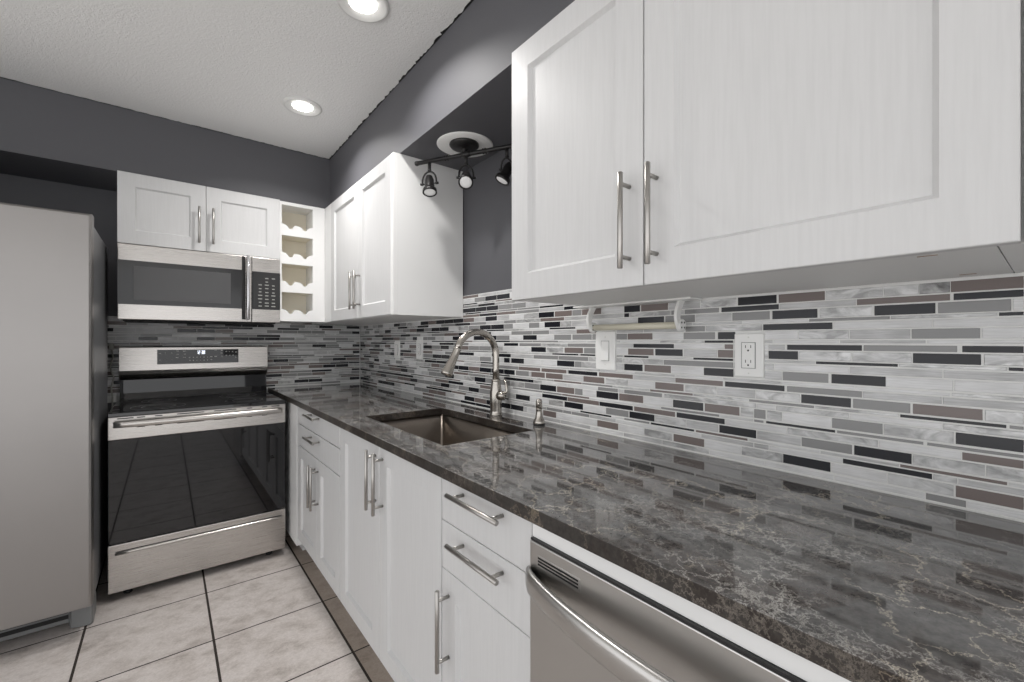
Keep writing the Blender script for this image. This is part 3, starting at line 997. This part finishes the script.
def fdoor(x0, x1, name='door'):
    rings = []
    for ins, y in ((0.0, 2.634), (0.0, FY0 + 0.012), (0.003, FY0 + 0.004), (0.010, FY0)):
        rings.append([(x0 + ins, y, 0.132 + ins * 0.4), (x1 - ins, y, 0.132 + ins * 0.4), (x1 - ins, y, 1.808 - ins), (x0 + ins, y, 1.808 - ins)])
    mb = MB().ring_loft(rings, smooth=False)
    return mb.build(name, 'fridge_steel', fr)


for (a, b, hx) in ((FX0, mid - 0.003, mid - 0.045), (mid + 0.003, FX1, mid + 0.045)):
    d = fdoor(a, b)
    mb = MB()
    mb.tube([(hx, FY0 - 0.001, 0.62), (hx, FY0 - 0.05, 0.66), (hx, FY0 - 0.055, 1.1), (hx, FY0 - 0.05, 1.54), (hx, FY0 - 0.001, 1.58)], 0.013, 14)
    mb.build('handle', 'satin_nickel', d)
for hx0 in (FX1 - 0.075, FX0 + 0.012):
    MB().box(hx0, hx0 + 0.063, 2.636, 2.76, 1.774, 1.800, bev=0.006).build('hinge_cover', 'grey_plastic', fr)
mb = MB()
mb.box(FX0 + 0.03, -0.335, 2.72, 2.75, 0.022, 0.125, mi=0)
for k in range(3):
    zz = 0.040 + k * 0.026
    mb.box(FX0 + 0.035, -0.337, 2.7165, 2.723, zz, zz + 0.017, mi=1)
mb.build('base_grille', ['grey_plastic', 'dark_slot_and_reflection'], fr)
mb = MB()
mb.prism([(-0.335, 2.720), (-0.325, 2.690), (-0.262, 2.676), (-0.255, 2.690), (-0.255, 2.80), (-0.335, 2.80)], lambda a, b: (a, b, 0.004), lambda a, b: (a, b, 0.098))
mb.build('foot', 'grey_plastic', fr, bevel=0.003)
for xx in (FX0 + 0.06, FX1 - 0.08):
    for yy in (2.90, 3.16):
        MB().lathe([(0.02, 0), (0.02, 0.131)], (xx, yy, 0), n_=12).build('roller', 'black_plastic', fr)

# power cord between refrigerator and range
pc = thing('power_cord', 'pale power cord hanging on the back wall between refrigerator and range', 'power cord', (-0.245, 3.46, 0.92))
mb = MB()
mb.box(-0.262, -0.240, 3.455, 3.4885, 1.215, 1.250, bev=0.004)
mb.build('plug', 'cord_grey', pc)
MB().tube([(-0.251, 3.460, 1.218), (-0.243, 3.455, 1.17), (-0.256, 3.455, 1.11), (-0.240, 3.458, 1.05), (-0.252, 3.46, 0.99), (-0.246, 3.465, 0.93), (-0.25, 3.468, 0.80), (-0.25, 3.468, 0.45)], 0.0042, 8).build('cable', 'cord_grey', pc)


# ================================================================ WALL PLATES
def plate(label, cat, name, y0, y1, z0, z1, kind):
    t = thing(name, label, cat, (W, (y0 + y1) / 2, (z0 + z1) / 2))
    yc, zc_ = (y0 + y1) / 2, (z0 + z1) / 2
    mb = MB().box(W - 0.006, W + 0.003, y0, y1, z0, z1, bev=0.0025)
    pl = mb.build('cover_plate', 'white_plastic', t)
    for s_ in (-1, 1):
        MB().lathe([(0.0024, 0), (0.002, 0.0006)], (W - 0.006, yc, zc_ + s_ * 0.048), (-1, 0, 0), n_=12).build('screw', 'keypad_mark', pl)
    if kind == 'outlet':
        mb = MB().box(W - 0.0085, W - 0.004, yc - 0.0165, yc + 0.0165, zc_ - 0.0335, zc_ + 0.0335, mi=0, bev=0.001)
        for s_ in (-1, 1):
            zz = zc_ + s_ * 0.0195
            mb.box(W - 0.0088, W - 0.007, yc - 0.0075, yc - 0.0058, zz, zz + 0.0075, mi=1)
            mb.box(W - 0.0088, W - 0.007, yc + 0.0058, yc + 0.0075, zz, zz + 0.0075, mi=1)
            mb.lathe([(0.0024, 0), (0.0024, 0.0008)], (W - 0.0081, yc, zz - 0.0065), (-1, 0, 0), n_=12, mi=1)
        mb.box(W - 0.0092, W - 0.007, yc - 0.006, yc + 0.006, zc_ + 0.001, zc_ + 0.0035, mi=0)
        mb.box(W - 0.0092, W - 0.007, yc - 0.006, yc + 0.006, zc_ - 0.0035, zc_ - 0.001, mi=0)
        mb.build('receptacle', ['white_plastic', 'dark_slot_and_reflection'], t)
        mb = MB().box(W - 0.0078, W - 0.0045, yc - 0.0178, yc + 0.0178, zc_ - 0.0348, zc_ + 0.0348)
        mb.build('receptacle_gap', 'grey_plastic', t)
    else:
        mb = MB().prism([(W - 0.004, zc_ - 0.034), (W - 0.0115, zc_ - 0.034), (W - 0.007, zc_ + 0.034), (W - 0.004, zc_ + 0.034)], lambda a, b: (a, yc - 0.0165, b), lambda a, b: (a, yc + 0.0165, b))
        mb.build('rocker', 'white_plastic', t, bevel=0.0008)
        mb = MB().box(W - 0.0068, W - 0.0045, yc - 0.0178, yc + 0.0178, zc_ - 0.0352, zc_ + 0.0352)
        mb.build('rocker_gap', 'grey_plastic', t)
    return t


plate('white double outlet on the tiles, right of the paper towel holder', 'outlet', 'wall_outlet', 0.4745, 0.5485, 1.169, 1.2845, 'outlet')
plate('white rocker light switch on the tiles under the paper towel holder', 'light switch', 'light_switch', 0.951, 1.038, 1.1625, 1.2985, 'switch')
plate('white wall plate on the tiles nearest the room corner', 'light switch', 'light_switch', 2.728, 2.809, 1.151, 1.261, 'switch')
plate('white outlet left of the faucet, second wall plate from the corner', 'outlet', 'wall_outlet', 2.397, 2.478, 1.156, 1.271, 'outlet')

# ---------------------------------------------------------------- paper towel holder under the cabinet
ph = thing('paper_towel_holder', 'white empty paper towel holder mounted under the near wall cabinet', 'paper towel holder', (1.15, 0.875, UB))
mb = MB().box(1.150, 1.214, 0.640, 1.090, 1.3835, 1.3895, bev=0.002)
mb.build('mounting_plate', 'white_plastic', ph)
for yy in (0.692, 1.030):
    rings = []
    for k in range(9):
        t = k / 8
        z = 1.3850 - t * 0.078
        xc_ = 1.192 - 0.022 * math.sin(t * PI * 0.8)
        wx = 0.013 - 0.004 * t
        rings.append([(xc_ - wx, yy - 0.005, z), (xc_ + wx, yy - 0.005, z), (xc_ + wx, yy + 0.005, z), (xc_ - wx, yy + 0.005, z)])
    mb = MB().ring_loft(rings, smooth=False)
    mb.lathe([(0.017, -0.007), (0.0185, -0.003), (0.0185, 0.003), (0.017, 0.007)], (1.190, yy, 1.312), (0, 1, 0), n_=20)
    br = mb.build('bracket', 'white_plastic', ph, bevel=0.001)
    mb = MB()
    for q in range(4):
        a = PI / 4 + q * PI / 2
        mb.lathe([(0.0028, 0), (0.0028, 0.001)], (1.190 + 0.0105 * math.cos(a), yy - 0.0068, 1.312 + 0.0105 * math.sin(a)), (0, -1, 0), n_=10)
    mb.build('hub_slot', 'dark_slot_and_reflection', br)
MB().tube([(1.190, 0.699, 1.312), (1.190, 1.023, 1.312)], 0.0105, 16).build('rod', 'cream_plastic', ph)


# ================================================================ LIGHTS
def downlight(label, x, y, r=0.094):
    t = thing('recessed_light', label, 'ceiling light', (x, y, CZ), 'recessed ceiling lights')
    z = CZ
    mb = MB()
    n_ = 40
    ring = lambda rad, zz: [(x + rad * math.cos(2 * PI * i / n_), y + rad * math.sin(2 * PI * i / n_), zz) for i in range(n_)]
    mb.ring_loft([ring(r, z - 0.0005), ring(r, z - 0.003), ring(r - 0.006, z - 0.009), ring(r - 0.014, z - 0.009), ring(r - 0.018, z - 0.005), ring(0.049, z - 0.0025), ring(0.049, z - 0.0005)], cap0=False, cap1=False)
    mb.build('trim_ring', 'lamp_trim', t)
    MB().lathe([(0.0485, 0), (0.0485, 0.0028), (0.043, 0.0036)], (x, y, z - 0.0002), (0, 0, -1), n_=36).build('lens', 'lamp_glow', t)
    ld = bpy.data.lights.new('downlight_lamp', 'AREA')
    ld.shape = 'DISK'
    ld.size = 0.10
    ld.energy = DOWNLIGHT_W
    ld.color = (1, 0.98, 0.96)
    ld.spread = math.radians(140)
    lo = bpy.data.objects.new('downlight_lamp', ld)
    COL.objects.link(lo)
    lo.parent = t
    lo.location = (0, 0, -0.012)
    return t


downlight('round recessed ceiling light farther from the camera, near the corner', 0.560, 2.462)
downlight('round recessed ceiling light cut off by the top edge', 0.560, 1.572)

# ---- track light on the soffit
tk = thing('track_light', 'black three-head track light on a white ceiling disc above the sink', 'track light', (1.060, 1.668, UT))
cx_, cy_ = 1.062, 1.674
mb = MB().lathe([(0.127, 0.0003), (0.127, 0.003), (0.122, 0.006), (0.05, 0.006)], (cx_, cy_, UT), (0, 0, -1), n_=48)
mb.build('ceiling_disc', 'white_plastic', tk)
mb = MB().lathe([(0.066, 0.006), (0.067, 0.012), (0.060, 0.020), (0.046, 0.024), (0.020, 0.026), (0.012, 0.034), (0.009, 0.056)], (cx_ - 0.012, cy_ - 0.012, UT), (0, 0, -1), n_=36)
mb.build('canopy', 'black_metal', tk)
bz = 2.098
pA, pB = Vector((0.921, 1.872, bz)), Vector((1.180, 1.405, bz))
bd = (pB - pA).normalized()
mb = MB()
mb.tube([pA - bd * 0.004, pA, pB, pB + bd * 0.004], [0.008, 0.0095, 0.0095, 0.008], 12)
for q in (pA, pB):
    mb.lathe([(0.004, -0.010), (0.0105, -0.006), (0.0115, 0), (0.0105, 0.006), (0.004, 0.010)], q, bd, n_=14)
for tt in (0.30, 0.66):
    q = pA.lerp(pB, tt)
    mb.lathe([(0.006, -0.012), (0.0125, -0.008), (0.0125, -0.004), (0.009, 0), (0.0125, 0.004), (0.0125, 0.008), (0.006, 0.012)], q, bd, n_=14)
mb.lathe([(0.010, -0.022), (0.013, -0.010), (0.013, 0.010), (0.010, 0.022)], pA.lerp(pB, 0.49), bd, n_=14)
mb.build('bar', 'black_metal', tk)


def head(t_, direction, yoke_dir):
    q = pA.lerp(pB, t_)
    d = Vector(direction).normalized()
    piv = q + Vector((0, 0, -0.104))
    mb = MB()
    mb.tube([q, q + Vector((0, 0, -0.045))], [0.008, 0.0075], 10)
    mb.lathe([(0.008, 0), (0.009, 0.006), (0.006, 0.012)], q + Vector((0, 0, -0.038)), (0, 0, -1), n_=12)
    yd = Vector(yoke_dir)
    yd = (yd - d * yd.dot(d)).normalized()
    top = q + Vector((0, 0, -0.048))
    hw = 0.033
    pts = []
    for k in range(11):
        a = PI * k / 10
        pts.append(piv + yd * (hw * math.cos(a)) + (top - piv) * (math.sin(a) ** 0.8))
    mb.tube(pts, 0.0042, 8)
    for s_ in (-1, 1):
        mb.lathe([(0.005, -0.006), (0.006, 0.0), (0.006, 0.008), (0.004, 0.010)], piv + yd * hw * s_, yd * s_, n_=12)
        mb.tube([piv + yd * hw * s_, piv + yd * 0.018 * s_], 0.003, 8)
    h = mb.build('lamp_head', 'black_metal', tk)
    mb = MB().lathe([(0.008, -0.040), (0.015, -0.038), (0.0175, -0.030), (0.0175, -0.026), (0.021, -0.021), (0.0225, 0.020), (0.024, 0.026), (0.032, 0.032), (0.0335, 0.048), (0.031, 0.050), (0.027, 0.046), (0.005, 0.044)], piv, d, n_=28)
    mb.build('lamp_shade', 'black_metal', h)
    MB().lathe([(0.026, 0.0445), (0.026, 0.0465), (0.014, 0.0485), (0.002, 0.0490)], piv, d, n_=24).build('lens', 'lens_glow', h)
    sd_ = bpy.data.lights.new('spot_lamp', 'SPOT')
    sd_.energy = SPOT_W
    sd_.spot_size = math.radians(75)
    sd_.spot_blend = 0.6
    sd_.shadow_soft_size = 0.02
    so = bpy.data.objects.new('spot_lamp', sd_)
    COL.objects.link(so)
    so.parent = tk
    so.location = piv + d * 0.05 - tk.location
    so.rotation_euler = d.to_track_quat('-Z', 'Y').to_euler()


head(0.130, (-0.10, -0.28, -1.0), (0.75, -0.66, 0))
head(0.49, (-0.50, -0.72, -0.85), (0.82, -0.57, 0))
head(0.86, (-0.45, 0.25, -1.0), (0.40, -0.9, 0))
